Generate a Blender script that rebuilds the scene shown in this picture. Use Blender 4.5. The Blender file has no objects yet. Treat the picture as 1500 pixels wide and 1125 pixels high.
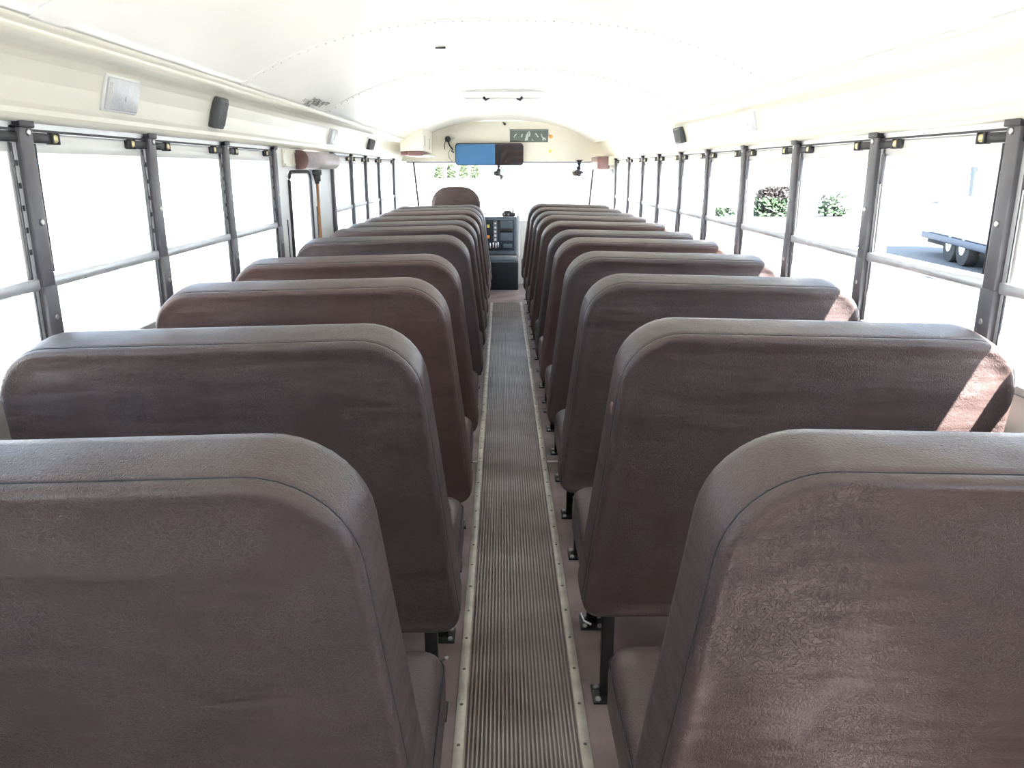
import bpy, bmesh, math, random
from mathutils import Vector, Matrix
random.seed(7)
S = bpy.context.scene
COL = S.collection
C = -0.03          # centre line of the bus shell
HW = 1.15          # half width at the inner faces of the window posts
YR, YF = -0.75, 9.2   # rear wall, front bulkhead

# ------------------------------------------------------------------ materials
def mat(name, col, rough=.5, metal=0., spec=.5, var=0., vscale=6., bump=0., bscale=80., stretch=None, objcol=False, emit=None, col2=None):
    m = bpy.data.materials.new(name); m.use_nodes = True
    nt = m.node_tree; N = nt.nodes; L = nt.links
    b = N['Principled BSDF']
    b.inputs['Roughness'].default_value = rough; b.inputs['Metallic'].default_value = metal
    b.inputs['Specular IOR Level'].default_value = spec
    b.inputs['Base Color'].default_value = (*col, 1)
    tc = N.new('ShaderNodeTexCoord'); src = tc.outputs['Object']
    if stretch:
        mp = N.new('ShaderNodeMapping'); mp.inputs['Scale'].default_value = stretch
        L.new(src, mp.inputs['Vector']); src = mp.outputs['Vector']
    if var or objcol:
        no = N.new('ShaderNodeTexNoise'); no.inputs['Scale'].default_value = vscale; no.inputs['Detail'].default_value = 5
        L.new(src, no.inputs['Vector'])
        mx = N.new('ShaderNodeMix'); mx.data_type = 'RGBA'
        c2 = col2 or tuple(c * (1 - var) for c in col)
        mx.inputs['A'].default_value = (*c2, 1); mx.inputs['B'].default_value = (*tuple(min(1, c * (1 + var * .6)) for c in col), 1)
        rp = N.new('ShaderNodeValToRGB'); rp.color_ramp.elements[0].position = .35; rp.color_ramp.elements[1].position = .68
        L.new(no.outputs['Fac'], rp.inputs['Fac']); L.new(rp.outputs['Color'], mx.inputs['Factor'])
        out = mx.outputs['Result']
        if objcol:
            oi = N.new('ShaderNodeObjectInfo'); mm = N.new('ShaderNodeMix'); mm.data_type = 'RGBA'; mm.blend_type = 'MULTIPLY'
            mm.inputs['Factor'].default_value = 1
            L.new(out, mm.inputs['A']); L.new(oi.outputs['Color'], mm.inputs['B']); out = mm.outputs['Result']
        L.new(out, b.inputs['Base Color'])
    if bump:
        n2 = N.new('ShaderNodeTexNoise'); n2.inputs['Scale'].default_value = bscale; n2.inputs['Detail'].default_value = 4
        L.new(src, n2.inputs['Vector'])
        bp = N.new('ShaderNodeBump'); bp.inputs['Strength'].default_value = bump; bp.inputs['Distance'].default_value = .004
        L.new(n2.outputs['Fac'], bp.inputs['Height']); L.new(bp.outputs['Normal'], b.inputs['Normal'])
    return m

def vinyl_mat(name, col):
    m = mat(name, col, rough=.36, spec=.42, var=.12, vscale=9, objcol=True)
    nt = m.node_tree; N = nt.nodes; L = nt.links; b = N['Principled BSDF']
    tc = N['Texture Coordinate']; oi = N.new('ShaderNodeObjectInfo')
    ad = N.new('ShaderNodeVectorMath'); ad.operation = 'ADD'
    sc = N.new('ShaderNodeVectorMath'); sc.operation = 'SCALE'; sc.inputs[0].default_value = (7, 5, 9)
    L.new(oi.outputs['Random'], sc.inputs['Scale']); L.new(tc.outputs['Object'], ad.inputs[0]); L.new(sc.outputs['Vector'], ad.inputs[1])
    P = ad.outputs['Vector']
    # warped crackle of the vinyl grain
    wn = N.new('ShaderNodeTexNoise'); wn.inputs['Scale'].default_value = 28; wn.inputs['Detail'].default_value = 3
    L.new(P, wn.inputs['Vector'])
    ws = N.new('ShaderNodeVectorMath'); ws.operation = 'SCALE'; ws.inputs['Scale'].default_value = .10
    L.new(wn.outputs['Color'], ws.inputs[0])
    wa = N.new('ShaderNodeVectorMath'); wa.operation = 'ADD'; L.new(P, wa.inputs[0]); L.new(ws.outputs['Vector'], wa.inputs[1])
    vo = N.new('ShaderNodeTexVoronoi'); vo.feature = 'DISTANCE_TO_EDGE'; vo.inputs['Scale'].default_value = 115
    L.new(wa.outputs['Vector'], vo.inputs['Vector'])
    cr = N.new('ShaderNodeMapRange'); cr.inputs['From Min'].default_value = 0; cr.inputs['From Max'].default_value = .10
    L.new(vo.outputs['Distance'], cr.inputs['Value'])
    ma = N.new('ShaderNodeTexNoise'); ma.inputs['Scale'].default_value = 7; ma.inputs['Detail'].default_value = 3; L.new(P, ma.inputs['Vector'])
    mr = N.new('ShaderNodeMapRange'); mr.inputs['From Min'].default_value = .38; mr.inputs['From Max'].default_value = .66
    L.new(ma.outputs['Fac'], mr.inputs['Value'])
    iv = N.new('ShaderNodeMix'); iv.inputs['A'].default_value = 1
    L.new(mr.outputs['Result'], iv.inputs['Factor']); L.new(cr.outputs['Result'], iv.inputs['B'])
    gr = N.new('ShaderNodeTexNoise'); gr.inputs['Scale'].default_value = 260; gr.inputs['Detail'].default_value = 2; L.new(P, gr.inputs['Vector'])
    b1 = N.new('ShaderNodeBump'); b1.inputs['Strength'].default_value = .5; b1.inputs['Distance'].default_value = .0025
    L.new(iv.outputs['Result'], b1.inputs['Height'])
    b2 = N.new('ShaderNodeBump'); b2.inputs['Strength'].default_value = .45; b2.inputs['Distance'].default_value = .0015
    L.new(gr.outputs['Fac'], b2.inputs['Height']); L.new(b1.outputs['Normal'], b2.inputs['Normal'])
    # broad soft creases of the loose cover
    mp = N.new('ShaderNodeMapping'); mp.inputs['Scale'].default_value = (3, 3, 11); L.new(P, mp.inputs['Vector'])
    wv = N.new('ShaderNodeTexNoise'); wv.inputs['Scale'].default_value = 1.6; wv.inputs['Detail'].default_value = 2; L.new(mp.outputs['Vector'], wv.inputs['Vector'])
    b3 = N.new('ShaderNodeBump'); b3.inputs['Strength'].default_value = .38; b3.inputs['Distance'].default_value = .03
    L.new(wv.outputs['Fac'], b3.inputs['Height']); L.new(b2.outputs['Normal'], b3.inputs['Normal'])
    L.new(b3.outputs['Normal'], b.inputs['Normal'])
    return m

def glass_mat(name, tint=(1, 1, 1)):
    m = bpy.data.materials.new(name); m.use_nodes = True; nt = m.node_tree; N = nt.nodes; L = nt.links
    N.remove(N['Principled BSDF']); out = N['Material Output']
    t = N.new('ShaderNodeBsdfTransparent'); t.inputs['Color'].default_value = (*tint, 1)
    g = N.new('ShaderNodeBsdfGlossy'); g.inputs['Roughness'].default_value = .03
    lw = N.new('ShaderNodeLayerWeight'); lw.inputs['Blend'].default_value = .5
    pw = N.new('ShaderNodeMath'); pw.operation = 'POWER'; pw.inputs[1].default_value = 4.; L.new(lw.outputs['Facing'], pw.inputs[0])
    fr = N.new('ShaderNodeMath'); fr.operation = 'MULTIPLY_ADD'; fr.inputs[1].default_value = .35; fr.inputs[2].default_value = .03; L.new(pw.outputs['Value'], fr.inputs[0])
    mx = N.new('ShaderNodeMixShader'); L.new(fr.outputs['Value'], mx.inputs['Fac']); L.new(t.outputs['BSDF'], mx.inputs[1]); L.new(g.outputs['BSDF'], mx.inputs[2])
    L.new(mx.outputs['Shader'], out.inputs['Surface'])
    return m

M = {}
M['vinyl'] = vinyl_mat('brown_vinyl', (.084, .0585, .053))
M['seam'] = mat('seam_thread', (.03, .03, .04), .7)
M['ceil'] = mat('painted_ceiling', (.84, .825, .785), .3, spec=.5, var=.03, vscale=2, bump=.05, bscale=3)
M['cream'] = mat('cream_panel', (.84, .81, .69), .33, var=.04, vscale=3)
M['white'] = mat('white_paint', (.82, .82, .80), .4, var=.03)
M['wall'] = mat('wall_panel', (.66, .65, .62), .45, var=.05)
M['alu'] = mat('aluminium', (.74, .75, .77), .4, .55, var=.05, vscale=20)
M['post'] = mat('dark_post_paint', (.12, .115, .13), .4, var=.15, vscale=15)
M['cap'] = mat('black_post_cap', (.03, .028, .035), .45)
M['black'] = mat('black_paint', (.014, .014, .016), .38, var=.2, vscale=20)
M['blackp'] = mat('black_plastic', (.03, .03, .034), .5, var=.2, vscale=30)
M['gasket'] = mat('rubber_gasket', (.045, .043, .05), .6)
M['bolt'] = mat('steel_bolt', (.6, .59, .57), .35, .9)
M['brass'] = mat('brass_knob', (.75, .66, .35), .35, .7)
M['floor'] = mat('mauve_floor', (.27, .20, .20), .5, var=.32, vscale=5, bump=.12, bscale=60, col2=(.17, .125, .12))
M['mat'] = mat('ribbed_rubber', (.185, .148, .138), .36, var=.3, vscale=3, col2=(.115, .088, .072), stretch=(1, 1.6, 1))
M['rib'] = mat('worn_rib_tops', (.36, .315, .305), .33, var=.3, vscale=3, col2=(.25, .20, .17), stretch=(1, 1.6, 1))
M['strip'] = mat('dull_metal_strip', (.60, .55, .48), .42, .45, var=.2, vscale=14)
M['screw'] = mat('screw_head', (.16, .15, .14), .5, .4)
M['glass'] = glass_mat('window_glass', (.96, .98, .98))
M['lens'] = mat('frosted_lens', (.66, .67, .70), .28, var=.08, vscale=30, bump=.3, bscale=120)
M['lensrim'] = mat('lens_rim', (.78, .78, .76), .35)
M['spk'] = mat('speaker_grille', (.07, .075, .08), .5)
M['spk2'] = mat('grille_slat', (.13, .135, .14), .5)
M['maroon'] = mat('maroon_vinyl', (.20, .11, .105), .42, var=.1, vscale=20, bump=.1)
M['pad'] = mat('sunlit_pad_vinyl', (.46, .41, .42), .45, var=.12, vscale=20, bump=.15)  # sunlight on the pad's front painted in as a lighter grey
M['wood'] = mat('broom_wood', (.42, .21, .09), .5, var=.2, vscale=20, stretch=(8, 8, 1))
M['mirror'] = mat('mirror_glass', (.62, .62, .66), .05, 1.)
M['blue'] = mat('painted_blue_reflection', (.07, .20, .40), .25, .0, spec=.5)  # the mirror's blue reflection, painted as a flat colour
M['board'] = mat('slate_board', (.13, .16, .145), .45, var=.15, vscale=25)
M['chalk'] = mat('pale_marks', (.62, .68, .66), .6)
M['orange'] = mat('amber_lens', (.85, .38, .06), .3)
M['yellow'] = mat('yellow_lens', (.85, .70, .22), .3)
M['dash'] = mat('dash_blue_grey', (.11, .145, .18), .4, var=.12, vscale=20)
M['dashp'] = mat('dash_panel', (.028, .042, .062), .35, var=.2, vscale=40)
M['dashside'] = mat('dash_side', (.70, .72, .72), .4)
M['enginecover'] = mat('engine_cover_mat', (.012, .016, .022), .6, var=.2, vscale=40, bump=.2)
M['chrome'] = mat('chrome', (.72, .73, .74), .18, 1.)
M['darkgrey'] = mat('stencil_ink', (.16, .16, .155), .6)
M['faint'] = mat('faded_ink', (.34, .34, .33), .6)
M['rivet'] = mat('rivet_paint', (.62, .60, .55), .4, .2)
M['concrete'] = mat('pale_concrete', (.46, .445, .42), .8, var=.12, vscale=.4)
M['asphalt'] = mat('grey_asphalt', (.125, .13, .14), .8, var=.15, vscale=.5)
M['leaf'] = mat('leaf_green', (.045, .085, .04), .6, var=.4, vscale=4)
M['leaf2'] = mat('pale_leaf', (.055, .08, .04), .6, var=.3, vscale=4)
M['twig'] = mat('bare_twig', (.03, .024, .026), .7, var=.3, vscale=6)
M['dry'] = mat('dry_leaf', (.05, .04, .042), .7, var=.4, vscale=3)
M['busbody'] = mat('white_bus_paint', (.82, .83, .84), .3, var=.02)
M['busglass'] = mat('bus_dark_glass', (.012, .032, .045), .3, spec=.12)
M['bumper'] = mat('blue_grey_bumper', (.028, .048, .09), .45)
M['tyre'] = mat('tyre_rubber', (.03, .03, .03), .8)
M['polegr'] = mat('green_grey_pole', (.04, .052, .042), .6)

# ------------------------------------------------------------------ helpers
def tag(o, label=None, cat=None, group=None, kind=None):
    if label: o['label'] = label
    if cat: o['category'] = cat
    if group: o['group'] = group
    if kind: o['kind'] = kind
    return o

def empty(name, loc=(0, 0, 0), rot=(0, 0, 0)):
    o = bpy.data.objects.new(name, None); COL.objects.link(o); o.location = loc; o.rotation_euler = rot
    o.empty_display_size = .1
    return o

class MB:
    """collects shapes and links them as one mesh object"""
    def __init__(s): s.bm = bmesh.new()
    def _mi(s, faces, mi, smooth):
        for f in faces: f.material_index = mi; f.smooth = smooth
    def box(s, x0, x1, y0, y1, z0, z1, bev=0., seg=2, mi=0, rot=None, piv=None):
        t = bmesh.new(); bmesh.ops.create_cube(t, size=1)
        for v in t.verts: v.co = Vector(((x0 + x1) / 2 + v.co.x * (x1 - x0), (y0 + y1) / 2 + v.co.y * (y1 - y0), (z0 + z1) / 2 + v.co.z * (z1 - z0)))
        if bev: bmesh.ops.bevel(t, geom=list(t.edges), offset=bev, segments=seg, profile=.5, affect='EDGES', clamp_overlap=True)
        if rot is not None:
            p = Vector(piv) if piv else Vector(((x0 + x1) / 2, (y0 + y1) / 2, (z0 + z1) / 2))
            for v in t.verts: v.co = rot @ (v.co - p) + p
        s.merge(t, mi, bool(bev)); return s
    def merge(s, t, mi=0, smooth=True):
        vm = {v: s.bm.verts.new(v.co) for v in t.verts}
        for f in t.faces:
            nf = s.bm.faces.new([vm[v] for v in f.verts]); nf.material_index = mi; nf.smooth = smooth
        t.free()
    def cyl(s, p0, p1, r0, r1=None, n=16, mi=0, smooth=True):
        r1 = r0 if r1 is None else r1
        p0 = Vector(p0); p1 = Vector(p1); ax = (p1 - p0).normalized()
        a = ax.orthogonal().normalized(); b = ax.cross(a)
        A = [s.bm.verts.new(p0 + (a * math.cos(2 * math.pi * i / n) + b * math.sin(2 * math.pi * i / n)) * r0) for i in range(n)]
        B = [s.bm.verts.new(p1 + (a * math.cos(2 * math.pi * i / n) + b * math.sin(2 * math.pi * i / n)) * r1) for i in range(n)]
        for i in range(n):
            f = s.bm.faces.new((A[i], A[(i + 1) % n], B[(i + 1) % n], B[i])); f.smooth = smooth; f.material_index = mi
        f = s.bm.faces.new(A[::-1]); f.material_index = mi
        f = s.bm.faces.new(B); f.material_index = mi
        return s
    def tube(s, pts, r, n=8, mi=0, closed=False):
        pts = [Vector(p) for p in pts]; m = len(pts); rings = []
        for i, p in enumerate(pts):
            if closed: d = (pts[(i + 1) % m] - pts[i - 1]).normalized()
            else: d = (pts[min(i + 1, m - 1)] - pts[max(i - 1, 0)]).normalized()
            ref = Vector((0, 0, 1)) if abs(d.z) < .9 else Vector((0, 1, 0))
            a = d.cross(ref).normalized(); b = d.cross(a)
            rr = r[i] if isinstance(r, (list, tuple)) else r
            rings.append([s.bm.verts.new(p + (a * math.cos(2 * math.pi * k / n) + b * math.sin(2 * math.pi * k / n)) * rr) for k in range(n)])
        for i in range(m if closed else m - 1):
            A, B = rings[i], rings[(i + 1) % m]
            for k in range(n):
                f = s.bm.faces.new((A[k], A[(k + 1) % n], B[(k + 1) % n], B[k])); f.smooth = True; f.material_index = mi
        if not closed:
            s.bm.faces.new(rings[0][::-1]).material_index = mi; s.bm.faces.new(rings[-1]).material_index = mi
        return s
    def sphere(s, c, r, n=12, mi=0, sc=(1, 1, 1)):
        t = bmesh.new(); bmesh.ops.create_uvsphere(t, u_segments=n, v_segments=max(6, n // 2), radius=1)
        for v in t.verts: v.co = Vector((c[0] + v.co.x * r * sc[0], c[1] + v.co.y * r * sc[1], c[2] + v.co.z * r * sc[2]))
        s.merge(t, mi, True); return s
    def loft(s, rings, closed=True, cap0=True, cap1=True, mi=0, smooth=True):
        R = [[s.bm.verts.new(Vector(p)) for p in ring] for ring in rings]; n = len(R[0])
        for i in range(len(R) - 1):
            for k in range(n if closed else n - 1):
                f = s.bm.faces.new((R[i][k], R[i][(k + 1) % n], R[i + 1][(k + 1) % n], R[i + 1][k])); f.smooth = smooth; f.material_index = mi
        if closed and cap0: s.bm.faces.new(R[0][::-1]).material_index = mi
        if closed and cap1: s.bm.faces.new(R[-1]).material_index = mi
        return s
    def poly(s, pts, mi=0):
        f = s.bm.faces.new([s.bm.verts.new(Vector(p)) for p in pts]); f.material_index = mi; return s
    def mesh(s, name, mats):
        bmesh.ops.recalc_face_normals(s.bm, faces=list(s.bm.faces))
        me = bpy.data.meshes.new(name); s.bm.to_mesh(me); s.bm.free()
        for m in (mats if isinstance(mats, (list, tuple)) else [mats]): me.materials.append(m)
        return me
    def build(s, name, mats, parent=None):
        o = bpy.data.objects.new(name, s.mesh(name, mats)); COL.objects.link(o)
        if parent: o.parent = parent
        return o

def put(name, me, parent=None, loc=(0, 0, 0), rot=(0, 0, 0)):
    o = bpy.data.objects.new(name, me); COL.objects.link(o); o.location = loc; o.rotation_euler = rot
    if parent: o.parent = parent
    return o

def struct(o, label, cat='structure'):
    return tag(o, label, cat, kind='structure')

# ------------------------------------------------------------------ shell
b = MB(); b.box(C - 1.2, C + 1.2, YR, 9.75, -.06, 0)
fl = struct(b.build('floor', M['floor']), 'worn mauve rubber bus floor either side of the aisle runner', 'floor')
for s_, xa, xb in ((-1, C - 1.14, -.178), (1, .158, C + 1.14)):
    for yy in (3.55, 6.4):
        b = MB(); b.box(xa, xb, yy - .009, yy + .009, 0, .003, .001); o = b.build('seam_strip', M['strip'], fl)

# aisle runner: ribbed rubber between two screwed metal strips
X0, X1 = -.156, .136
run = empty('aisle_runner', (0, 0, 0))
tag(run, 'ribbed grey rubber aisle runner edged by two screwed metal strips', 'floor runner')
b = MB(); nr = 28; prof = []; top = []
pitch_ = (X1 - X0) / nr
for i in range(nr):
    x = X0 + i * pitch_
    prof += [(x, .001), (x + pitch_ * .18, .0015), (x + pitch_ * .36, .0055), (x + pitch_ * .74, .0055), (x + pitch_ * .92, .0015)]
prof.append((X1, .001))
ys = [-.6 + i * .4 for i in range(22)] + [8.22]
vr = [[b.bm.verts.new((x, y, z)) for x, z in prof] for y in ys]
for j in range(len(ys) - 1):
    for i in range(len(prof) - 1):
        f = b.bm.faces.new((vr[j][i], vr[j][i + 1], vr[j + 1][i + 1], vr[j + 1][i]))
        f.material_index = 1 if i % 5 == 2 else 0
b.build('rubber_mat', [M['mat'], M['rib']], run)
scr = MB().cyl((0, 0, 0), (0, 0, .0016), .0048, .0036, 10).mesh('screw', M['screw'])
for xa, xb in ((-.178, -.152), (.131, .157)):
    b = MB()
    for ya, yb in ((-.6, 3.54), (3.543, 8.22)): b.box(xa, xb, ya, yb, 0, .0075, .002)
    st = b.build('metal_strip', M['strip'], run)
    y = -.5; k = 0
    while y < 8.2:
        put('screw', scr, st, ((xa + xb) / 2, y, .0074)); y += .151

# side walls under the windows
SILL = .86
def side_wall(s, name, label, spans):
    b = MB()
    for ya, yb, zt in spans:
        xi, xo = C + s * (HW + .0), C + s * (HW + .07)
        b.box(min(xi, xo), max(xi, xo), ya, yb, 0, zt)
        xi2 = C + s * (HW - .03)
        b.box(min(xi2, xo), max(xi2, xo), ya, yb, .24, .262, .004)      # seat rail on the wall
    return struct(b.build(name, M['wall']), label, 'wall')
wl = side_wall(-1, 'wall_left', 'pale wall panel under the left windows', [(YR, 4.11, SILL), (5.45, 8.56, SILL)])
wr = side_wall(1, 'wall_right', 'pale wall panel under the right windows', [(YR, 8.47, SILL)])
b = MB(); b.box(C - 1.22, C - 1.15, 8.58, 9.75, 0, 1.5)
struct(b.build('wall_front_left', M['white']), 'white corner panel beside the driver seat', 'wall')

# upper cream panels (over the windows) and arched ceiling, one loft each
JX, JZ, CZ = 1.0, 1.65, 1.885
def arch(t):   # t in -1..1 -> x offset, z
    return t * JX, JZ + (CZ - JZ) * (1 - abs(t) ** 2.7)
for s, nm, lb in ((-1, 'trim_1', 'cream curved panel above the left windows'), (1, 'trim_2', 'cream curved panel above the right windows')):
    pf = [(1.215, 1.50), (1.19, 1.468), (1.152, 1.468), (1.140, 1.474), (1.134, 1.486), (1.132, 1.498), (1.128, 1.51), (1.116, 1.56), (1.102, 1.602), (1.092, 1.620), (1.078, 1.633),
          (1.06, 1.639), (1.04, 1.644), (1.015, 1.646), (1.010, 1.640), (.992, 1.641), (.985, 1.652), (.985, 1.70), (1.10, 1.72), (1.215, 1.60)]
    ys = (YR, 2.0, 5.0, 9.75)
    b = MB(); b.loft([[(C + s * x, y, z) for x, z in pf] for y in ys])
    o = struct(b.build(nm, M['cream']), lb, 'panel')
    for p in o.data.polygons: p.use_smooth = False
    md = o.modifiers.new('b', 'BEVEL'); md.width = .006; md.segments = 2; md.limit_method = 'ANGLE'; md.angle_limit = .3
b = MB(); nA = 48
inner = [arch(-1 + 2 * i / nA) for i in range(nA + 1)]
outer = [(x * 1.1, z + .05) for x, z in inner][::-1]
b.loft([[(C + x, y, z) for x, z in inner + outer] for y in [YR + i * .35 for i in range(30)]])
cl = struct(b.build('ceiling', M['ceil']), 'arched off-white painted metal bus ceiling', 'ceiling')
# roof bow bands and rivets
def band(y0, y1, off):
    R = []
    for y in (y0, y1):
        R.append([(C + x, y, z - off) for x, z in inner] + [(C + x, y, z + .004) for x, z in inner][::-1])
    return R
for yc, w in ((1.81, .13), (3.10, .05), (4.55, .05), (6.6, .05)):
    b = MB(); b.loft(band(yc - w / 2, yc + w / 2, .0025), smooth=False); b.build('bow_band', M['ceil'], cl)
b = MB()
for yc in (1.81, 3.10, 4.55):
    for i in range(1, 60):
        if yc == 1.81 and i % 6: continue
        x, z = arch(-1 + 2 * i / 60)
        b.sphere((C + x, yc, z - .003), .0042, 8)
b.build('rivets', M['rivet'], cl)
def lettering():
    # unreadably small stencilled notice: rows of short strokes on the ceiling near the side door
    b = MB(); rnd = random.Random(3)
    for row, (t, h, ya, yb, mi) in enumerate(((-.936, .034, 4.02, 4.36, 0), (-.957, .036, 3.93, 4.30, 0), (-.974, .026, 4.01, 4.14, 1))):
        y = ya
        while y < yb:
            w = rnd.choice((.012, .016, .02))
            if rnd.random() > .12:
                t0, t1 = t - h * .28, t + h * .28
                for k in range(rnd.choice((1, 2, 2))):
                    yy = y + k * w * .6; ww = w * .34
                    (xa, za), (xb, zb) = arch(t0), arch(t1)
                    b.poly([(C + xa, yy, za - .0012), (C + xa, yy + ww, za - .0012), (C + xb, yy + ww, zb - .0012), (C + xb, yy, zb - .0012)], mi)
                if rnd.random() > .35:
                    tt = rnd.choice((t0, (t0 + t1) / 2, t1)); (xa, za), (xb, zb) = arch(tt - .004), arch(tt + .004)
                    b.poly([(C + xa, y, za - .0012), (C + xa, y + w, za - .0012), (C + xb, y + w, zb - .0012), (C + xb, y, zb - .0012)], mi)
            y += w * 1.35
    o = b.build('stencilled_notice', [M['darkgrey'], M['faint']], cl); o['label'] = 'faded dark stencilled rows of lettering'
lettering()
b = MB(); x, z = -.322 - C, 0; t = x / JX; _, z = arch(t)
b.box(-.345, -.30, 3.705, 3.725, z - .006, z + .01, .002); b.build('slot', M['blackp'], cl)

# rear wall (unseen, behind the camera), left solid to cut light on near seats
b = MB()
zc = [0, .86, 1.45, 1.95]; xs = [-1.2, -.98, -.42, -.36, .36, .42, .98, 1.2]
for i in range(7):
    for j in range(3):
        if j == 1 and i == 9: continue
        b.box(C + xs[i], C + xs[i + 1], YR - .06, YR, zc[j], zc[j + 1])
struct(b.build('wall_rear', M['white']), 'white rear wall of the bus behind the camera', 'wall')

# front bulkhead above the windscreen
b = MB()
pts = [(C + x * 1.13, z - .004) for x, z in inner]
face = [(C - 1.16, 1.445)] + [(C - 1.16, 1.62)] + [(p[0], p[1]) for p in pts[1:-1]] + [(C + 1.16, 1.62), (C + 1.16, 1.445)]
b.loft([[(x, YF, z) for x, z in face], [(x, YF + .05, z) for x, z in face]], smooth=False)
b.box(C - 1.16, C + 1.16, YF + .03, 9.75, 1.445, 1.475)
bh = struct(b.build('wall_front', M['cream']), 'cream bulkhead over the windscreen below the ceiling arch', 'wall')
b = MB(); b.box(C - 1.15, C + 1.15, 9.66, 9.74, 0, .76); b.build('cowl', M['wall'], bh)

# ------------------------------------------------------------------ side windows and posts
PR = [-.23, .475, 1.18, 1.879, 2.58, 3.275, 3.975, 4.68, 5.38, 6.13, 6.84, 7.58, 8.45]
PL = [-.15, .555, 1.26, 1.966, 2.66, 3.372, 4.085, None, 5.472, 6.165, 6.815, 7.532, 8.565]
ORD = ['', 'first', 'second', 'third', 'fourth', 'fifth', 'sixth', 'seventh', 'eighth', 'ninth', 'tenth', 'eleventh', 'twelfth', 'thirteenth']
boltme = MB().cyl((0, 0, 0), (.004, 0, 0), .009, .006, 12).mesh('bolt', M['bolt'])
tn = [2]
def post(s, y, k):
    tn[0] += 1
    sd = 'left' if s < 0 else 'right'
    root = empty('trim_%d' % tn[0], (C + s * (HW + .03), y, SILL))
    struct(root, 'dark grey bolted window post on the %s side, %s from the rear' % (sd, ORD[k]), 'window post')
    b = MB(); b.box(-.03, .03, -.026, .026, -.0, .60, .004); 
    b.box(-.032 if s > 0 else .012, -.012 if s > 0 else .032, -.029, .029, -.0, .22, .003)
    b.build('post', M['post'], root)
    b = MB(); b.box(-.036, .034, -.031, .031, .595, .613, .003); b.build('post_cap', M['cap'], root)
    for z in (.585, .375, .14):
        o = put('bolt', boltme, root, (-s * .03, .004, z), (0, 0, 0 if s < 0 else math.pi))
wn = [0]
def window(s, y0, y1, k, sd):
    wn[0] += 1
    root = empty('window_%d' % wn[0], (C + s * HW, (y0 + y1) / 2, SILL))
    struct(root, 'split sash side window with black latches, %s row, %s from the rear' % (sd, ORD[k]), 'window')
    h = (y1 - y0) / 2 - .026
    def bx(b, d0, d1, a, c, z0, z1, bev=0., mi=0):
        xa, xb = s * d0, s * d1
        b.box(min(xa, xb), max(xa, xb), a, c, z0, z1, bev, 1, mi)
    b = MB()
    bx(b, .015, .06, -h, -h + .02, 0, .60); bx(b, .015, .06, h - .02, h, 0, .60)
    bx(b, .015, .06, -h, h, .585, .612); bx(b, .005, .07, -h, h, 0, .022, .003)
    b.build('frame', M['alu'], root)
    b = MB(); bx(b, .012, .0155, -h, h, .588, .594); bx(b, .012, .016, -h + .0205, -h + .0255, .25, .56); bx(b, .012, .016, h - .0255, h - .0205, .02, .56)  # top strip paints the shadow gap under the header; side strips are gasket
    b.build('gasket', M['gasket'], root)
    b = MB(); bx(b, .02, .045, -h + .02, h - .02, .538, .584, .003); bx(b, .02, .045, -h + .02, -h + .032, .24, .54); bx(b, .02, .045, h - .032, h - .02, .24, .54)
    b.build('upper_sash', M['white'], root)
    b = MB(); bx(b, .008, .05, -h, h, .212, .242, .004); b.build('middle_rail', M['alu'], root)
    b = MB(); bx(b, .030, .034, -h + .03, h - .03, .24, .54); b.build('upper_pane', M['glass'], root)
    b = MB(); bx(b, .044, .048, -h + .018, h - .018, .02, .215); b.build('lower_pane', M['glass'], root)
    for e in (-1, 1):
        ya, yb = sorted((e * (h - .13), e * (h + .0)))
        b = MB(); bx(b, .008, .022, ya, yb, .562, .586, .002)
        yk = e * (h - .105)
        bx(b, .003, .022, yk - .018, yk - .010, .560, .588, .001); bx(b, .003, .022, yk + .010, yk + .018, .560, .588, .001)
        la = b.build('latch', M['blackp'], root)
        b = MB(); bx(b, .002, .02, yk - .009, yk + .009, .565, .584, .003); b.build('latch_knob', M['brass'], la)
    # latch notches down the far jamb
    b = MB()
    for i in range(5):
        z = .30 + i * .052
        bx(b, .0125, .016, h - .014, h - .007, z, z + .013); bx(b, .0125, .016, -h + .007, -h + .014, z, z + .013)
    if s < 0: b.build('notches', M['gasket'], root)
    else: b.bm.free()
    if s > 0:
        b = MB(); bx(b, .004, .014, h - .045, h - .030, .455, .545, .002); b.build('latch_lever', M['post'], root)
for k, y in enumerate(PR): post(1, y, k + 1)
kk = 0
for y in PL:
    if y is None: continue
    kk += 1; post(-1, y, kk)
for k in range(len(PR) - 1): window(1, PR[k], PR[k + 1], k + 1, 'right')
kk = 0
for k in range(len(PL) - 1):
    if PL[k] is None or PL[k + 1] is None: continue
    kk += 1; window(-1, PL[k], PL[k + 1], kk, 'left')

# ------------------------------------------------------------------ emergency door (left) with pad and broom
dr = struct(empty('door_1', (C - HW - .02, 4.78, 0)), 'white emergency door with a rounded window in the left wall', 'door')
b = MB(); xi, xo = -.03, .0
ya, yb = -.665, .665; wa, wb = -.42, .06; wz0, wz1 = .80, 1.345
b.box(xi, xo, ya, wa, 0, 1.47); b.box(xi, xo, wb, yb, 0, 1.47); b.box(xi, xo, wa, wb, 0, wz0); b.box(xi, xo, wa, wb, wz1, 1.47)
b.build('door_leaf', M['white'], dr)
def rrect(y0, y1, z0, z1, r, n=6):
    P = []
    for cy, cz, a0 in ((y1 - r, z1 - r, 0), (y0 + r, z1 - r, 90), (y0 + r, z0 + r, 180), (y1 - r, z0 + r, 270)):
        for i in range(n + 1):
            a = math.radians(a0 + 90 * i / n); P.append((cy + r * math.cos(a), cz + r * math.sin(a)))
    return P
b = MB(); b.tube([(.004, y, z) for y, z in rrect(wa, wb, wz0, wz1, .06)], .011, 8, closed=True); b.build('window_gasket', M['gasket'], dr)
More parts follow.
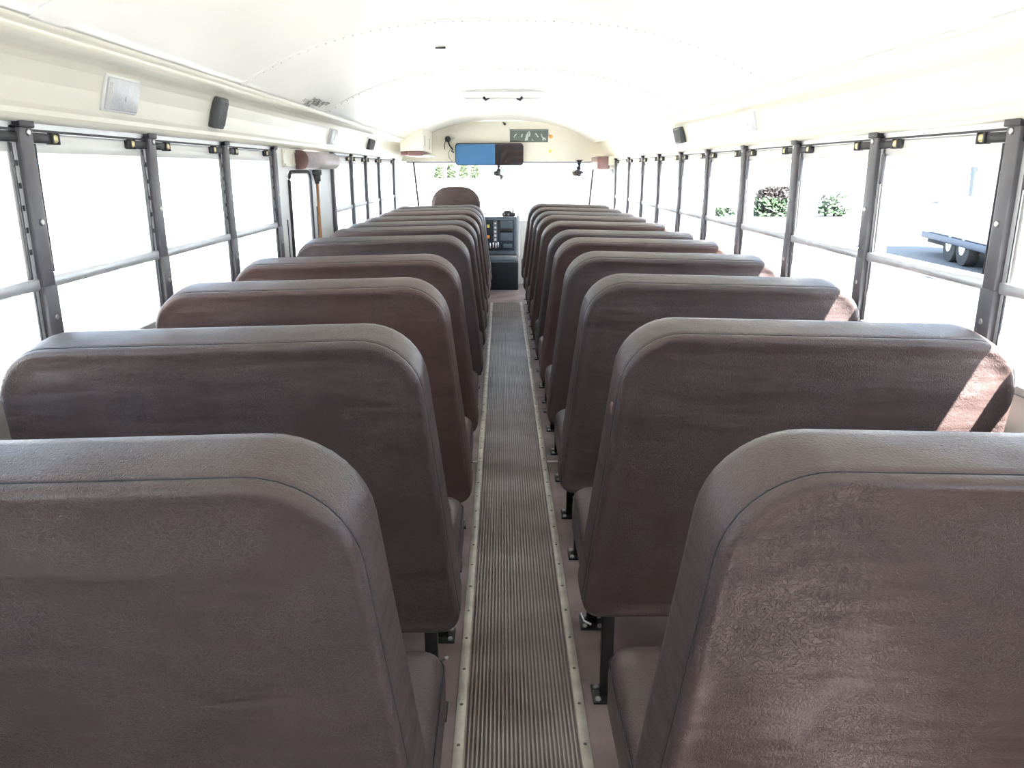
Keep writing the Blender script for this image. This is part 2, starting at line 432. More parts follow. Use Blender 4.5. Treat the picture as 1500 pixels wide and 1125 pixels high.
b = MB(); b.box(-.018, -.014, wa, wb, wz0, wz1); b.build('pane', M['glass'], dr)
b = MB(); b.box(0, .012, -.52, -.29 , 1.372, 1.462, .002); 
for y in (-.505, -.30): b.sphere((.013, y, 1.45), .006, 8); b.sphere((.013, y, 1.385), .006, 8)
b.build('hinge_plate', M['cream'], dr)
b = MB(); b.box(0, .004, -.498, -.492, .45, 1.10); b.box(0, .004, .20, .206, .55, 1.14); b.build('seal', M['gasket'], dr)
b = MB(); b.cyl((0, .26, .72), (.05, .26, .72), .012); b.box(.035, .055, .10, .30, .71, .735, .005); b.build('door_handle', M['bolt'], dr)

hp = empty('header_pad', (C - HW, 4.97, 1.41)); tag(hp, 'padded vinyl header cushion with sunlit grey painted in, above the emergency door', 'pad')
b = MB(); pf = [(.0, -.05)] + [(.028 + .042 * math.sin(math.radians(a)), .05 * -math.cos(math.radians(a))) for a in range(0, 181, 15)] + [(0, .05)]
R = [[(x - .012, y, z) for x, z in pf] for y in (-.44, .43)]
b.loft(R); o = b.build('cushion', M['pad'], hp)
b = MB(); b.loft([[(x - .012, y, z * 1.02) for x, z in pf] for y in (-.448, -.4395)]); o = b.build('end_cap', M['maroon'], hp); o['label'] = 'maroon vinyl end of the pad'
br = empty('broom', (C - HW + .012, 4.90, 0)); tag(br, 'wooden pole with a black tapered socket standing beside the emergency door', 'broom')
b = MB(); b.tube([(0, .03, .012), (.0, .01, .6), (0, 0, 1.29)], .0085, 10); b.build('handle', M['wood'], br)
b = MB(); b.cyl((0, 0, 1.275), (0, 0, 1.345), .011, .026); b.box(-.02, .02, -.03, .055, 1.325, 1.358, .006); b.box(-.012, .012, .03, .052, 1.29, 1.33, .004); b.build('socket', M['blackp'], br)

# ------------------------------------------------------------------ entrance door side (right front)
d2 = struct(empty('door_2', (C + HW, 8.83, 0)), 'folding entrance door with glass beside the front right corner', 'door')
b = MB()
for ya in (-.34, .0, .33): b.box(0, .045, ya, ya + .04, -.35, 1.40, .003)
b.box(0, .045, -.34, .37, 1.36, 1.47); b.box(0, .045, -.34, .37, -.35, -.05); b.box(0, .045, -.34, .37, .52, .58)
b.build('door_frame', M['white'], d2)
b = MB(); b.box(-.004, 0, -.30, -.27, .95, 1.36, .001); b.box(-.004, 0, -.30, .0, 1.30, 1.36, .001); o = b.build('door_seal', M['bumper'], d2)
b = MB(); b.box(.02, .024, -.30, .34, -.05, .52); b.box(.02, .024, -.30, .34, .58, 1.36); b.build('door_glass', M['glass'], d2)
b = MB(); b.box(C + HW - .02, C + HW + .07, 9.22, 9.75, 0, 1.5); struct(b.build('trim_28', M['white']), 'white corner pillar right of the windscreen', 'pillar')
ep = MB(); ep.box(.945, 1.072, 8.5, 9.1, 1.36, 1.49, .012)
o = tag(ep.build('header_pad', M['maroon']), 'square-ended maroon vinyl pad over the entrance door', 'pad')
b = MB(); b.box(1.06, 1.12, 8.5, 9.1, 1.40, 1.49); b.build('backing_plate', M['cream'], o)

# ------------------------------------------------------------------ windscreen
ws = struct(empty('window_40', (C, 9.62, .76)), 'wide windscreen at the front of the bus', 'windscreen')
b = MB(); b.box(-1.13, 1.13, -.01, -.004, 0, .70); b.build('pane', M['glass'], ws)
for s in (-1, 1):
    b = MB(); xa = s * 1.06
    b.cyl((xa, -.03, .68), (s * 1.0, -.03, .0), .013, .013, 8); b.build('pillar', M['post'], ws)
b = MB(); b.box(-1.10, 1.09, -.40, -.385, .672, .684); b.build('gasket', M['gasket'], ws)

# ------------------------------------------------------------------ bench seats
def poly_ring(cor, d, ncor=9, nedge=10):
    """rounded convex polygon (corners with radii, counter-clockwise) inset by d, constant point count"""
    n = len(cor); P = [Vector((c[0], c[1])) for c in cor]
    L = []
    for i in range(n):
        a, c = P[i], P[(i + 1) % n]; t = (c - a).normalized(); nn = Vector((-t.y, t.x))
        L.append((a + nn * d, t))
    Q = []
    for i in range(n):
        (p, t), (q, u) = L[i - 1], L[i]
        den = t.x * u.y - t.y * u.x; k = ((q.x - p.x) * u.y - (q.y - p.y) * u.x) / den
        Q.append(p + t * k)
    arcs = []
    for i in range(n):
        r = max(cor[i][2] - d, .006); t0 = (Q[i] - Q[i - 1]).normalized(); t1 = (Q[(i + 1) % n] - Q[i]).normalized()
        ang = math.acos(max(-1, min(1, t0.dot(t1)))); tl = r * math.tan(ang / 2)
        p0 = Q[i] - t0 * tl; cen = p0 + Vector((-t0.y, t0.x)) * r; a0 = math.atan2(p0.y - cen.y, p0.x - cen.x)
        arcs.append([(cen.x + r * math.cos(a0 + ang * k / ncor), cen.y + r * math.sin(a0 + ang * k / ncor)) for k in range(ncor + 1)])
    out = []
    for i in range(n):
        out += arcs[i]; a = arcs[i][-1]; c = arcs[(i + 1) % n][0]
        for k in range(1, nedge): out.append((a[0] + (c[0] - a[0]) * k / nedge, a[1] + (c[1] - a[1]) * k / nedge))
    return out

LEAN = math.radians(8.0)
def seat_meshes(s, W):
    TH = .78
    # corners counter-clockwise in (u, w): u from the aisle to the window, w up the leaning plane
    cor = [(-.013, .018, .05), (W, .018, .04), (W - .004, TH - .022, .12), (.068, TH, .135)]
    prof = [(.05, -.0775), (.036, -.078), (.023, -.0815), (.014, -.0845), (.0075, -.0835), (.0035, -.0795), (.0018, -.073), (.0012, -.0665), (.0026, -.0635), (.0006, -.0605), (-.0005, -.050), (-.002, -.01), (-.0012, .03), (.003, .052), (.011, .064), (.024, .071), (.05, .075)]
    rings = [(poly_ring(cor, d), y) for d, y in prof]
    def at(p, y):
        u, w = p; return (s * u, y * math.cos(LEAN) - (w - TH) * math.sin(LEAN), .257 + w * math.cos(LEAN) + y * math.sin(LEAN) )
    cx, cy = W * .54, TH * .48
    full = []
    r0 = rings[0][0]
    for k in (.04, .2, .4, .6, .78, .92):       # rear panel, slightly hollow then full
        yy = rings[0][1] + .004 * math.cos(k * math.pi / 2) * -1
        full.append(([(cx + (p[0] - cx) * k, cy + (p[1] - cy) * k) for p in r0], yy))
    full += rings
    rl = rings[-1][0]
    for k in (.9, .7, .45, .2, .04):
        full.append(([(cx + (p[0] - cx) * k, cy + (p[1] - cy) * k) for p in rl], rings[-1][1] + .012 * (1 - k)))
    b = MB(); rnd = random.Random(5)
    b.loft([[at(p, y) for p in ring] for ring, y in full])
    back = b.mesh('backrest', M['vinyl'])
    b = MB(); b.tube([at(p, -.0636) for p in poly_ring(cor, .0018)], .0012, 6, closed=True); seam = b.mesh('seam', M['seam'])
    # cushion
    cw = W; b = MB()
    cc = [(.0, .0, .03), (cw, .0, .03), (cw, .36, .045), (.0, .36, .055)]
    RR = [(.02, .318), (.004, .322), (0, .335), (-.001, .40), (.001, .425), (.008, .440), (.022, .450), (.06, .455)]
    R = [[(s * p[0], .095 + p[1], z) for p in poly_ring(cc, d, 6, 6)] for d, z in RR]
    for k in (.8, .5, .2, .03):
        last = poly_ring(cc, .06, 6, 6); R.append([(s * (cw / 2 + (p[0] - cw / 2) * k), .095 + .18 + (p[1] - .18) * k, .455 + .006 * (1 - k)) for p in last])
    b.loft(R); cush = b.mesh('cushion', M['vinyl'])
    b = MB(); b.tube([(s * p[0], .095 + p[1], .4285) for p in poly_ring(cc, .0008, 6, 6)], .0014, 6, closed=True); cseam = b.mesh('cushion_seam', M['seam'])
    # frame under the cushion
    b = MB()
    for y in (.10, .42): b.tube([(s * .04, y, .305), (s * (cw + .015), y, .305)], .0125, 8)
    for u in (.06, cw - .05): b.tube([(s * u, .06, .305), (s * u, .44, .305)], .0125, 8)
    frame = b.mesh('seat_frame', M['black'])
    b = MB()
    b.box(-.016, .016, -.014, .014, .006, .312, .003); leg = b.mesh('leg', M['black'])
    b = MB(); b.box(-.036, .036, -.038, .038, 0, .007, .002)
    for x, y in ((-.023, -.026), (.023, -.026), (.023, .024), (-.023, .024)): b.cyl((x, y, .006), (x, y, .013), .009, .007, 6, 1)
    fp = b.mesh('foot_plate', [M['black'], M['bolt']])
    return dict(back=back, seam=seam, cush=cush, cseam=cseam, frame=frame, leg=leg, fp=fp)

MS = {-1: seat_meshes(-1, .955), 1: seat_meshes(1, .945)}
AX = {-1: -.168, 1: .150}
G_ = {-1: 'left', 1: 'right'}
def seat(s, crest, col, label):
    ms = MS[s]
    root = empty('bench_seat', (AX[s], crest - .028, 0))
    tag(root, label, 'bus seat', 'brown vinyl bench seats in the %s row' % G_[s])
    o = put('backrest', ms['back'], root); o.color = (*col, 1); put('seam', ms['seam'], o)
    bo = o
    o = put('cushion', ms['cush'], root); o.color = (*col, 1); put('cushion_seam', ms['cseam'], o)
    put('seat_frame', ms['frame'], root)
    for y in (.075, .42):
        lg = put('leg', ms['leg'], root, (s * .068, y, 0))
        put('foot_plate', ms['fp'], lg)
    return bo
RS = [.952, 1.759, 2.551, 3.285, 3.984, 4.513, 5.291, 5.99, 6.545, 7.25, 8.057]
LS = [.943, 1.695, 2.466, 3.181, 4.145, 4.853, 5.369, 6.004, 6.715, 7.201, 7.762]
GREY, MAR, BRN, DUSK = (.95, .98, 1.08), (1.12, .93, .93), (1.08, 1.0, .95), (1., .96, 1.02)
RC = [DUSK, DUSK, GREY, GREY, MAR, GREY, MAR, BRN, GREY, BRN, BRN]
LC = [GREY, GREY, MAR, MAR, GREY, DUSK, GREY, BRN, MAR, BRN, DUSK]
WORDS = {GREY: 'grey-brown', MAR: 'reddish brown', BRN: 'warm brown', DUSK: 'dusky brown'}
for i, y in enumerate(RS):
    w = 'nearest to the camera' if i == 0 else ('front-most, farthest from the camera' if i == 10 else ORD[i + 1] + ' from the camera')
    o = seat(1, y, RC[i], '%s vinyl bench seat right of the aisle, %s' % (WORDS[RC[i]], w))
    if i == 1:
        b = MB(); 
        zz = .83; u = .047
        b.sphere((u, -.005, zz), .011, 10, 0, (.4, 1.1, 1.4)); t = b.build('torn_patch', M['maroon'], o); t['label'] = 'small torn reddish patch on the aisle edge'
        b = MB(); b.tube([(-.012, -.005, .30), (-.006, -.015, .283), (.012, -.022, .277)], .0028, 6); b.build('bent_clip', M['bolt'], o)
for i, y in enumerate(LS):
    w = 'nearest to the camera' if i == 0 else ('front-most, behind the driver seat' if i == 10 else ORD[i + 1] + ' from the camera')
    o = seat(-1, y, LC[i], '%s vinyl bench seat left of the aisle, %s' % (WORDS[LC[i]], w))
    if i == 0:
        b = MB(); b.tube([(.001, .425, .44), (.002, .446, .425), (-.012, .455, .41)], .003, 6); b.build('bent_clip', M['bolt'], o)

# ------------------------------------------------------------------ driver seat
ds = empty('driver_seat', (-.54, 8.52, 0)); tag(ds, 'high-backed brown driver seat with rounded top at the front left', 'driver seat')
cor = [(-.25, 0, .06), (.25, 0, .06), (.265, .72, .19), (-.265, .72, .19)]
b = MB(); R = []
for k in (.05, .5, .85): R.append(([(p[0] * k, .36 + (p[1] - .36) * k) for p in poly_ring(cor, .05, 8, 6)], -.062))
R += [(poly_ring(cor, d, 8, 6), y) for d, y in ((.05, -.06), (.025, -.056), (.01, -.045), (.002, -.028), (0, 0), (.002, .028), (.012, .045), (.03, .056), (.06, .06))]
for k in (.8, .4, .05): R.append(([(p[0] * k, .36 + (p[1] - .36) * k) for p in poly_ring(cor, .06, 8, 6)], .064))
b.loft([[(p[0], y - (p[1] - .4) * .10, .465 + p[1]) for p in ring] for ring, y in R]); o = b.build('backrest', M['vinyl'], ds); o.color = (1.05, .96, .92, 1)
b = MB(); b.box(-.26, .26, .04, .50, .38, .49, .04, 3); o = b.build('cushion', M['vinyl'], ds); o.color = (1.05, .96, .92, 1)
b = MB(); b.box(-.16, .16, .1, .42, .0, .08, .02); b.cyl((0, .26, .05), (0, .26, .39), .09, .11); b.build('pedestal', M['black'], ds)

# ------------------------------------------------------------------ dashboard, engine cover
da = empty('dashboard', (-.07, 9.12, 0)); tag(da, 'blue-grey dashboard console of switches beside the driver seat', 'dashboard')
tl = math.radians(-9); RM = Matrix.Rotation(tl, 3, 'X')
def dbox(name, x0, x1, z0, z1, y0, y1, m, parent, bev=.004):
    b = MB(); b.box(x0, x1, y0, y1, z0, z1, bev, 2, 0, RM, (0, .1, .6)); return b.build(name, m, parent)
body = dbox('console', -.195, .185, .40, .83, .035, .28, M['dash'], da, .012)
dbox('side_panel', .186, .222, .385, .845, .05, .28, M['dashside'], da, .006)
pan = dbox('switch_panel', -.165, .16, .445, .795, .026, .05, M['dashp'], da, .006)
for z in (.735, .60): dbox('radio', -.005, .135, z - .045, z + .045, .018, .04, M['dash'], pan, .003)
dbox('tape_slot', -.01, .135, .655, .685, .016, .04, M['black'], pan, .002)
dbox('switch_column', -.085, -.04, .53, .785, .016, .04, M['dash'], pan, .003)
for k in range(5): dbox('rocker_switch', -.075, -.05, .555 + k * .045, .58 + k * .045, .010, .03, M['chrome'] if k == 4 else M['dashside'], pan, .003)
for i, (x, z) in enumerate(((-.12, .50), (-.085, .505), (-.055, .50), (-.03, .51))): dbox('toggle', x - .008, x + .008, z - .03, z + .03, .004, .03, M['chrome'], pan, .004)
dbox('lower_plate', .03, .13, .475, .52, .014, .04, M['dash'], pan, .003)
for nm, z, m in (('yellow_button', .72, 'yellow'), ('orange_button', .60, 'orange')):
    dbox(nm, -.158, -.128, z - .018, z + .018, .012, .03, M[m], pan, .004)
b = MB(); b.box(-.95, -.16, .12, .5, .55, .80, .05, 3); b.build('instrument_hood', M['dash'], da)
ec = empty('engine_cover', (-.04, 9.13, 0)); tag(ec, 'black engine cover box on the floor below the dashboard', 'engine cover')
b = MB(); b.box(-.21, .175, 0, .5, 0, .32, .015, 3); b.build('cover', M['enginecover'], ec)
b = MB(); b.box(-.21, .175, -.004, .5, .32, .33, .003); b.build('trim_edge', M['dash'], ec)
b = MB(); b.box(-.34, -.205, .0, .3, 0, .10, .01); b.build('kick_plate', M['dash'], ec)
gd = empty('dash_radio', (.02, 9.25, .835)); tag(gd, 'small black two-way radio lying on top of the dashboard', 'radio')
b = MB(); b.box(-.075, .08, -.05, .05, .0, .045, .018, 3); b.sphere((-.01, 0, .045), .05, 14, 0, (1, .8, .5)); b.build('body', M['blackp'], gd)
b = MB(); b.cyl((.05, 0, .04), (.055, 0, .085), .008, .006); b.build('aerial', M['black'], gd)
b = MB(); b.cyl((-.05, -.052, .025), (-.05, -.046, .025), .014); b.cyl((.0, -.052, .025), (.0, -.046, .025), .012); b.build('dial', M['chrome'], gd)

# ------------------------------------------------------------------ fittings on the cream panels
def panel_frame(s, y, z):
    """point and tilt on the cream panel"""
    t = (z - 1.51) / (1.602 - 1.51); x = 1.128 + (1.102 - 1.128) * t
    return (C + s * x, y, z), (0, 0, 0)
TILT = math.atan2(.026, .092)
def mount(name, s, y, z):
    o = empty(name, panel_frame(s, y, z)[0]); o.rotation_euler = (0, -s * TILT, 0); return o
def speaker(s, y, z, ly, lz, label):
    o = mount('speaker', s, y, z); tag(o, label, 'speaker', 'small speakers above the windows')
    def sb(b, d0, d1, *a):
        xa, xb = -s * d0, -s * d1; b.box(min(xa, xb), max(xa, xb), *a)
    b = MB(); sb(b, -.006, .028, -ly / 2, ly / 2, -lz / 2, lz / 2, .008, 2); b.build('housing', M['spk'], o)
    b = MB(); n = 9
    for i in range(n):
        yy = -ly * .38 + ly * .76 * i / (n - 1)
        sb(b, .027, .031, yy - .003, yy + .003, -lz * .38, lz * .38, .001, 1)
    b.build('grille', M['spk2'], o)
speaker(-1, 3.16, 1.570, .10, .115, 'black ribbed speaker above the left windows, nearest to the camera')
speaker(-1, 6.78, 1.560, .20, .085, 'small black speaker far down the panel above the left windows')
speaker(1, 5.19, 1.570, .20, .10, 'dark speaker on the pale panel above the right windows')
def lamp(s, y, z, label):
    o = mount('dome_light', s, y, z); tag(o, label, 'ceiling light', 'square dome lights above the windows')
    def sb(b, d0, d1, *a):
        xa, xb = -s * d0, -s * d1; b.box(min(xa, xb), max(xa, xb), *a)
    b = MB(); sb(b, -.006, .006, -.105, .105, -.05, .05, .003, 2); b.build('rim', M['lensrim'], o)
    b = MB(); sb(b, .004, .014, -.095, .095, -.043, .043, .004, 2); l = b.build('lens', M['lens'], o)
    b = MB()
    for i in range(3): sb(b, .0135, .016, -.092 + .006 * i, -.090 + .006 * i, -.035, .03)
    b.sphere((-s * .014, .012, -.008), .008, 8, 0, (.5, 1, 1)); b.build('bulb_mark', M['lensrim'], l)
lamp(-1, 2.39, 1.565, 'square frosted dome light on the cream panel, nearest on the left')
lamp(-1, 5.29, 1.562, 'small square dome light farther along the panel above the left windows')
lamp(1, 3.745, 1.570, 'square dome light washed out on the panel above the right windows')

# ------------------------------------------------------------------ ceiling hatch
rh = empty('roof_hatch', (-.045, 5.98, CZ)); tag(rh, 'white roof hatch with two black handles in the ceiling', 'hatch')
b = MB()
P = rrect(-.30, .30, -.27, .27, .05)
b.tube([(y, z, -.006 - .02 * abs(y) ** 2) for y, z in P], .010, 8, closed=True); b.build('hatch_rim', M['ceil'], rh)
b = MB(); b.box(-.29, .29, -.26, .26, -.008, .0, .002); b.build('hatch_panel', M['ceil'], rh)
for s in (-1, 1):
    b = MB(); b.tube([(s * .145, .165, -.012), (s * .125, .165, -.030), (s * .10, .165, -.022)], [.011, .010, .004], 8); b.build('handle', M['blackp'], rh)

# ------------------------------------------------------------------ fittings on the front bulkhead
mi = empty('rearview_mirror', (-.19, 9.12, 1.52)); mi.rotation_euler = (math.radians(4.6), 0, math.radians(2)); tag(mi, 'wide rear-view mirror with a blue reflection painted on its left side under the bulkhead', 'mirror')
RMx = Matrix.Rotation(math.radians(0), 3, 'X')
def plate(x0, x1, z0, z1, r, y0, y1): 
    P = rrect(x0, x1, z0, z1, r); return [[(x, y, z) for x, z in P] for y in (y0, y1)]
b = MB(); b.loft(plate(-.382, .378, -.118, .120, .035, -.004, .02)); fr_ = b.build('frame', M['blackp'], mi)
b = MB(); b.loft(plate(-.372, .368, -.110, .110, .03, -.008, -.003)); gl = b.build('glass', M['mirror'], mi)
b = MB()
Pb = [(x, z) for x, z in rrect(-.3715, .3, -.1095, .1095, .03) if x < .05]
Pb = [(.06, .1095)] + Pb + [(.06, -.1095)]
b.loft([[(x, y, z) for x, z in Pb] for y in (-.0095, -.0079)]); o = b.build('blue_reflection', M['blue'], gl); o['label'] = 'blue reflection painted on the left part of the mirror glass'
b = MB()
for x in (-.25, .25): b.cyl((x, .02, .05), (x, .08, .09), .012)
b.build('bracket', M['black'], mi)

sg = empty('notice_board', (.251, YF - .012, 1.722)); tag(sg, 'dark grey-green notice board with pale brush marks above the mirror', 'sign')
b = MB(); b.box(-.213, .213, 0, .012, -.069, .069, .002); bd = b.build('board', M['board'], sg)
def mark(pts, r): 
    b = MB(); b.tube([(x, -.001, z) for x, z in pts], r, 6); b.build('pale_mark', M['chalk'], bd)
mark([(-.17, -.02), (-.155, .005), (-.14, .018)], .006); mark([(-.085, -.015), (-.075, .02)], .007)
mark([(-.042, -.055), (-.03, -.01), (-.014, .03), (.0, .045), (.008, .02), (.003, -.01)], .008); mark([(-.03, -.01), (-.018, -.05)], .009); mark([(-.014, .02), (-.02, -.03)], .01)
mark([(.07, .025), (.085, .01), (.10, -.015), (.105, -.005)], .007); mark([(.135, .02), (.145, -.01), (.16, -.03), (.155, -.05)], .008); mark([(.155, -.025), (.18, -.03), (.182, -.05)], .009); mark([(.03, -.045), (.05, -.05)], .005)
mark([(-.2, .06), (.0, .058), (.2, .06)], .0016)
b = MB(); b.sphere((0, 0, 0), .017, 12, 0, (1, .6, 1)); b.cyl((0, 0, 0), (0, .014, 0), .02); il = b.build('indicator_lamp', M['orange']); il.location = (.495, YF - .012, 1.714); tag(il, 'round orange indicator lamp right of the notice board', 'lamp')
b = MB(); b.sphere((0, 0, 0), .014, 12, 0, (1, .6, 1)); b.cyl((0, 0, 0), (0, .014, 0), .017); il = b.build('indicator_lamp', M['yellow']); il.location = (.492, YF - .012, 1.556); tag(il, 'round yellow indicator lamp below the orange one', 'lamp')

oc = empty('overhead_cabinet', (-.94, 8.63, 1.535)); tag(oc, 'cream overhead box with maroon padded lower edge in the front left corner', 'cabinet')
prf = [(-.115, 0), (.11, 0), (.11, .225), (.05, .20), (-.03, .155), (-.085, .115), (-.115, .10)]
b = MB(); b.loft([[(x, y, z) for x, z in prf] for y in (-.53, .565)], smooth=False); bo = b.build('body', M['cream'], oc)
md = bo.modifiers.new('b', 'BEVEL'); md.width = .006; md.segments = 2; md.limit_method = 'ANGLE'
b = MB(); b.box(-.045, .105, -.545, .30, -.048, -.002, .014, 3); b.build('padded_edge', M['maroon'], oc)
b = MB(); b.box(-.115, -.047, -.54, .30, -.042, -.008, .006); b.build('lower_trim', M['maroon'], oc)
b = MB(); b.box(.1095, .112, -.35, -.33, .05, .15); b.box(.1095, .112, .15, .17, .03, .14); b.build('door_slots', M['gasket'], oc)
b = MB(); b.box(.106, .15, -.42, .3, -.043, -.03, .003); b.build('wire_shelf', M['strip'], oc)

mc = empty('microphone', (-.655, YF - .03, 1.685)); tag(mc, 'black hand microphone with dangling cord hung on the bulkhead', 'microphone')
b = MB(); b.sphere((0, 0, 0), .032, 14, 0, (1, .8, 1)); b.box(-.015, .015, -.01, .03, -.03, .03, .006); b.build('head', M['blackp'], mc)
b = MB(); b.cyl((.02, 0, .005), (.075, .0, .01), .006); b.build('clip', M['bolt'], mc)
b = MB(); b.tube([(-.02, 0, -.01), (-.04, 0, -.06), (-.035, 0, -.11)], .004, 6); b.tube([(0, 0, -.02), (.02, 0, -.07), (.05, 0, -.11), (.04, 0, -.13), (.065, 0, -.145)], .008, 6); b.tube([(.03, 0, -.10), (0, .01, -.15), (.01, .01, -.2), (.04, .02, -.24)], .003, 6); b.build('cord', M['blackp'], mc)
b = MB(); b.sphere((0, 0, 0), .014, 10); b.cyl((-.02, .01, .02), (0, 0, 0), .006); b.box(-.012, .012, 0, .026, -.006, .006); kn = b.build('knob', M['twig']); kn.location = (-.02, YF - .025, 1.845); tag(kn, 'small dark knob at the top centre of the bulkhead', 'knob')

def fan(loc, rz, m1, m2, label, sc=1.):
    o = empty('fan', loc, (0, 0, rz)); tag(o, label, 'fan', 'small fans hung above the windscreen'); o.scale = (sc, sc, sc)
    b = MB(); b.cyl((0, 0, .055), (0, 0, .10), .010, .022); b.box(-.025, .025, -.02, .02, .098, .106, .002); b.build('mount', M['blackp'], o)
    b = MB(); b.cyl((0, -.01, .0), (0, .055, .0), .034, .022, 16); b.sphere((0, .0, .035), .022, 12); b.build('motor', m1, o)
    b = MB(); 
    for k in range(3):
        a = k * 2 * math.pi / 3 + .4; R = Matrix.Rotation(a, 3, 'Y'); t = Matrix.Rotation(math.radians(25), 3, 'Z')
        P = [R @ Vector((x, -.02 + y, z)) for x, y, z in ((-.012, -.004, .015), (.012, .004, .015), (.03, .010, .06), (.012, .004, .082), (-.016, -.006, .075), (-.025, -.009, .05))]
        Q = [p + Vector((0, .003, 0)) for p in P]; b.loft([P, Q], smooth=False)
    b.build('blades', m2, o)
    b = MB()
    for r, y in ((.09, -.02), (.06, -.036), (.03, -.042)): b.tube([(r * math.cos(a), y, r * math.sin(a)) for a in [i * math.pi / 12 for i in range(24)]], .0022, 5, closed=True)
    for k in range(10):
        a = k * math.pi / 5; b.tube([(.02 * math.cos(a), -.043, .02 * math.sin(a)), (.06 * math.cos(a), -.036, .06 * math.sin(a)), (.09 * math.cos(a), -.02, .09 * math.sin(a)), (.03 * math.cos(a), .03, .03 * math.sin(a))], .0016, 5)
    b.build('guard', m1, o)
fan((.815, YF - .06, 1.325), math.radians(25), M['blackp'], M['chrome'], 'small black and chrome fan at the top right of the windscreen', 1.3)
fan((-.09, YF + .02, 1.315), math.radians(70), M['blackp'], M['blackp'], 'small black fan turned sideways below the rear-view mirror')

# ------------------------------------------------------------------ outside
b = MB(); b.box(-400, C, -200, 600, -1.1, -1.0); struct(b.build('ground', M['concrete']), 'bright pale concrete yard left of the bus', 'ground')
b = MB(); b.box(C, 400, -200, 600, -1.1, -1.0); struct(b.build('ground', M['asphalt']), 'bright grey asphalt yard right of the bus', 'ground')
def shrub(name, loc, w, h, n, m, label, grp, twigs=0, seed=1, leafz=(0, 1), leaf=.16):
    o = empty(name, loc); tag(o, label, 'shrub', grp); rnd = random.Random(seed)
    if twigs:
        b = MB()
        for k in range(twigs):
            a = rnd.uniform(-1, 1); p = [Vector((rnd.uniform(-.2, .2) * w, rnd.uniform(-.15, .15) * w, 0))]
            q = Vector((a * w * .5, rnd.uniform(-.3, .3) * w, h * rnd.uniform(.75, 1.0))); mid = (p[0] + q) / 2 + Vector((rnd.uniform(-.2, .2), rnd.uniform(-.2, .2), .2)) * h * .5
            pts = [p[0].lerp(mid, t).lerp(mid.lerp(q, t), t) for t in [i / 6 for i in range(7)]]
            b.tube(pts, [.075 - .008 * i for i in range(7)], 5)
            for j in range(3):
                s0 = pts[2 + j]; e = s0 + Vector((rnd.uniform(-.5, .5), rnd.uniform(-.4, .4), rnd.uniform(.1, .5))) * h * .5
                b.tube([s0, (s0 + e) / 2 + Vector((0, 0, .05)), e], [.045, .035, .02], 4)
        b.build('branches', M['twig'], o)
        b = MB()
        for k in range(twigs * 9):     # dry leaves left on the bare branches
            u = rnd.uniform(0, 2 * math.pi); r = math.sqrt(rnd.random()); z = h * rnd.uniform(.35, .92)
            c = Vector((r * w * .45 * math.cos(u), r * w * .3 * math.sin(u), z))
            d = Vector((rnd.uniform(-1, 1), rnd.uniform(-1, 1), rnd.uniform(-1, 1))).normalized() * leaf * .7; e = d.orthogonal().normalized() * leaf * .35
            b.poly([c - d, c + e, c + d, c - e])
        if name == 'bush': b.build('dry_leaves', M['dry'], o)
        else: b.bm.free()
    b = MB()
    for k in range(n):
        u = rnd.uniform(0, 2 * math.pi); r = math.sqrt(rnd.random()); z = h * (leafz[0] + (leafz[1] - leafz[0]) * rnd.random())
        ww = w * .5 * math.sqrt(max(.05, 1 - (z / h) ** 2 * .7)); c = Vector((r * ww * math.cos(u), r * ww * .6 * math.sin(u), z))
        d = Vector((rnd.uniform(-1, 1), rnd.uniform(-1, 1), rnd.uniform(-.6, 1))).normalized() * leaf; e = d.orthogonal().normalized() * leaf * .5
        b.poly([c - d, c + e, c + d, c - e])
    o2 = b.build('foliage', m, o)
shrub('bush', (13.9, 41.5, -1), 2.3, 2.3, 620, M['leaf'], 'bare-branched bush with green leaves at its foot outside the right windows', 'bushes outside the right windows', 52, 2, (0, .42))
shrub('bush', (17.2, 41.5, -1), 2.0, 1.25, 330, M['leaf'], 'low green bush outside, right of the bare-branched bush', 'bushes outside the right windows', 6, 3, (.1, .9))
shrub('bush', (11.3, 41.5, -1), 1.9, .9, 260, M['leaf'], 'low green bush outside, left of the bare-branched bush', 'bushes outside the right windows', 0, 4, (.05, 1))
for i, (x, w, h) in enumerate(((-15.4, 2.5, 2.6), (-12.4, 2.6, 2.8), (-9.4, 2.4, 2.9), (-6.6, 2.3, 2.9))):
    shrub('shrub', (x, 200, -1), w, h + .7, 420, M['leaf2'], 'pale green shrub far beyond the windscreen, %s from the left' % ORD[i + 1], 'shrubs beyond the windscreen', 5, 20 + i, (.1, 1), .5)
b = MB(); b.box(-.55, .55, -.3, .3, 0, 3.6, .1); o = b.build('utility_cabinet', M['polegr']); o.location = (-17.4, 198, -1); tag(o, 'tall grey-green post box among the far shrubs', 'cabinet')

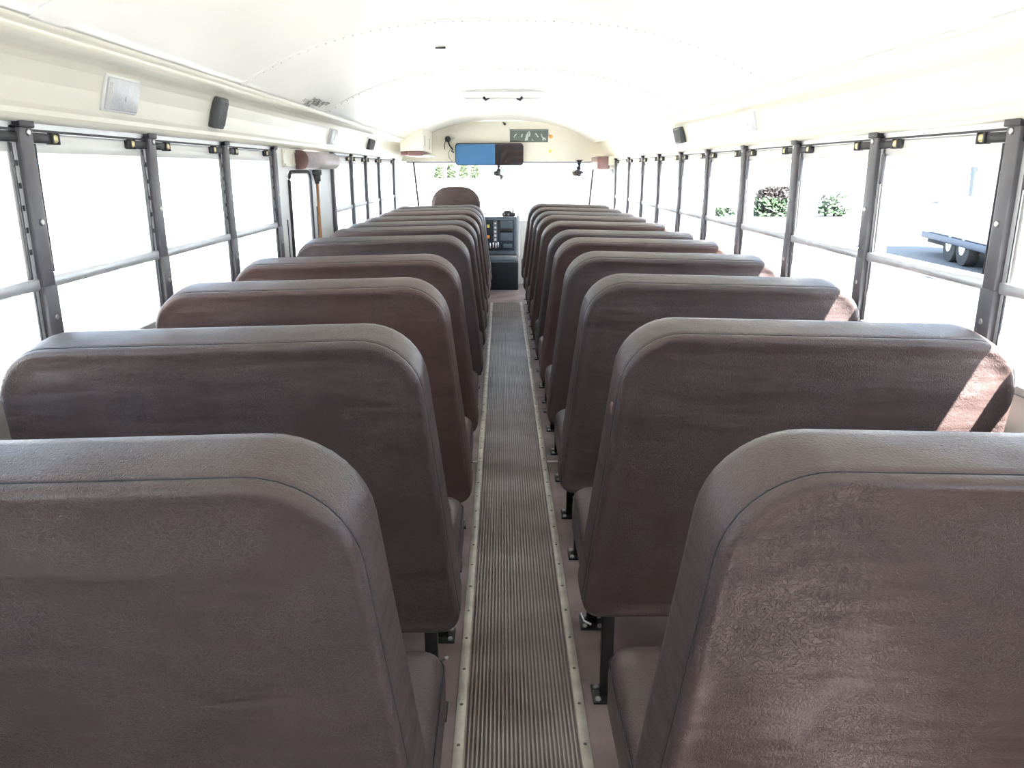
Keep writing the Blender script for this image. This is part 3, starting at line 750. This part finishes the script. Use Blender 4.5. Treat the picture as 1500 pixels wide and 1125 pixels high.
pb = empty('parked_bus', (11.78, 15.3, -1.0), (0, 0, math.radians(-11.6))); tag(pb, 'white bus parked alongside outside the nearest right window', 'bus')
b = MB(); b.box(-1.2, 1.2, 0, 8.3, .62, 3.15, .16, 4); b.build('body', M['busbody'], pb)
b = MB(); b.box(-1.215, -1.15, .15, 7.6, .47, .64, .02); b.build('skirt_band', M['bumper'], pb)
b = MB(); b.box(-.9, .9, .3, 8.0, .30, .63); b.build('underframe', M['tyre'], pb)
for y, w, z0, z1, t in ((3.9, .42, 1.72, 2.42, .10), (6.55, .42, 1.45, 2.1, .12), (2.2, .5, 1.75, 2.35, .0)):
    b = MB(); P = [(y, z0), (y + w, z0), (y + w + t, z1), (y + t, z1)]
    b.loft([[(x, q, z) for q, z in P] for x in (-1.212, -1.19)], smooth=False); b.build('side_window', M['busglass'], pb)
for y, w in ((4.55, 1.0), (2.9, .9), (6.2, .5)):
    b = MB(); b.box(-1.208, -1.19, y, y + w, 2.72, 2.98, .01); b.build('roof_window', M['busglass'], pb)
b = MB(); b.box(-1.0, 1.0, -.012, .05, 1.62, 2.55, .03); b.build('end_window', M['busglass'], pb)
for s in (-1, 1):
    for y in (1.3, 4.4, 5.4):
        b = MB(); b.cyl((s * .86, y, .46), (s * 1.14, y, .46), .46, n=24); w_ = b.build('wheel', M['tyre'], pb)
        b = MB(); b.cyl((s * 1.13, y, .46), (s * 1.16, y, .46), .2, n=16); b.build('hub', M['alu'], w_)

# ------------------------------------------------------------------ light
w = bpy.data.worlds.new('sky'); S.world = w; w.use_nodes = True
bg = w.node_tree.nodes['Background']; bg.inputs['Color'].default_value = (.63, .785, 1.0, 1); bg.inputs['Strength'].default_value = 4.8
sl = bpy.data.lights.new('sun', 'SUN'); sl.energy = 110; sl.angle = math.radians(.6); sl.color = (1, .96, .9)
so = bpy.data.objects.new('sun', sl); COL.objects.link(so)
so.rotation_euler = Vector((-1, 1.6, -2.67)).to_track_quat('-Z', 'Y').to_euler()
so.location = (8, -6, 20)

# ------------------------------------------------------------------ camera
cam = bpy.data.cameras.new('camera'); cam.sensor_width = 36; cam.lens = 36 * 1150 / 1500; cam.clip_start = .02; cam.clip_end = 1500
co = bpy.data.objects.new('camera', cam); COL.objects.link(co); co.location = (-.055, 0, 1.36)
p, yw = math.radians(15.295), math.radians(.721)
d = Vector((math.sin(yw) * math.cos(p), math.cos(yw) * math.cos(p), -math.sin(p)))
co.rotation_euler = d.to_track_quat('-Z', 'Y').to_euler()
S.camera = co
v = S.view_settings; v.view_transform = 'Standard'; v.look = 'None'; v.exposure = .15; v.gamma = 1; v.use_curve_mapping = False
S.cycles.max_bounces = 12; S.cycles.diffuse_bounces = 8; S.cycles.transparent_max_bounces = 16
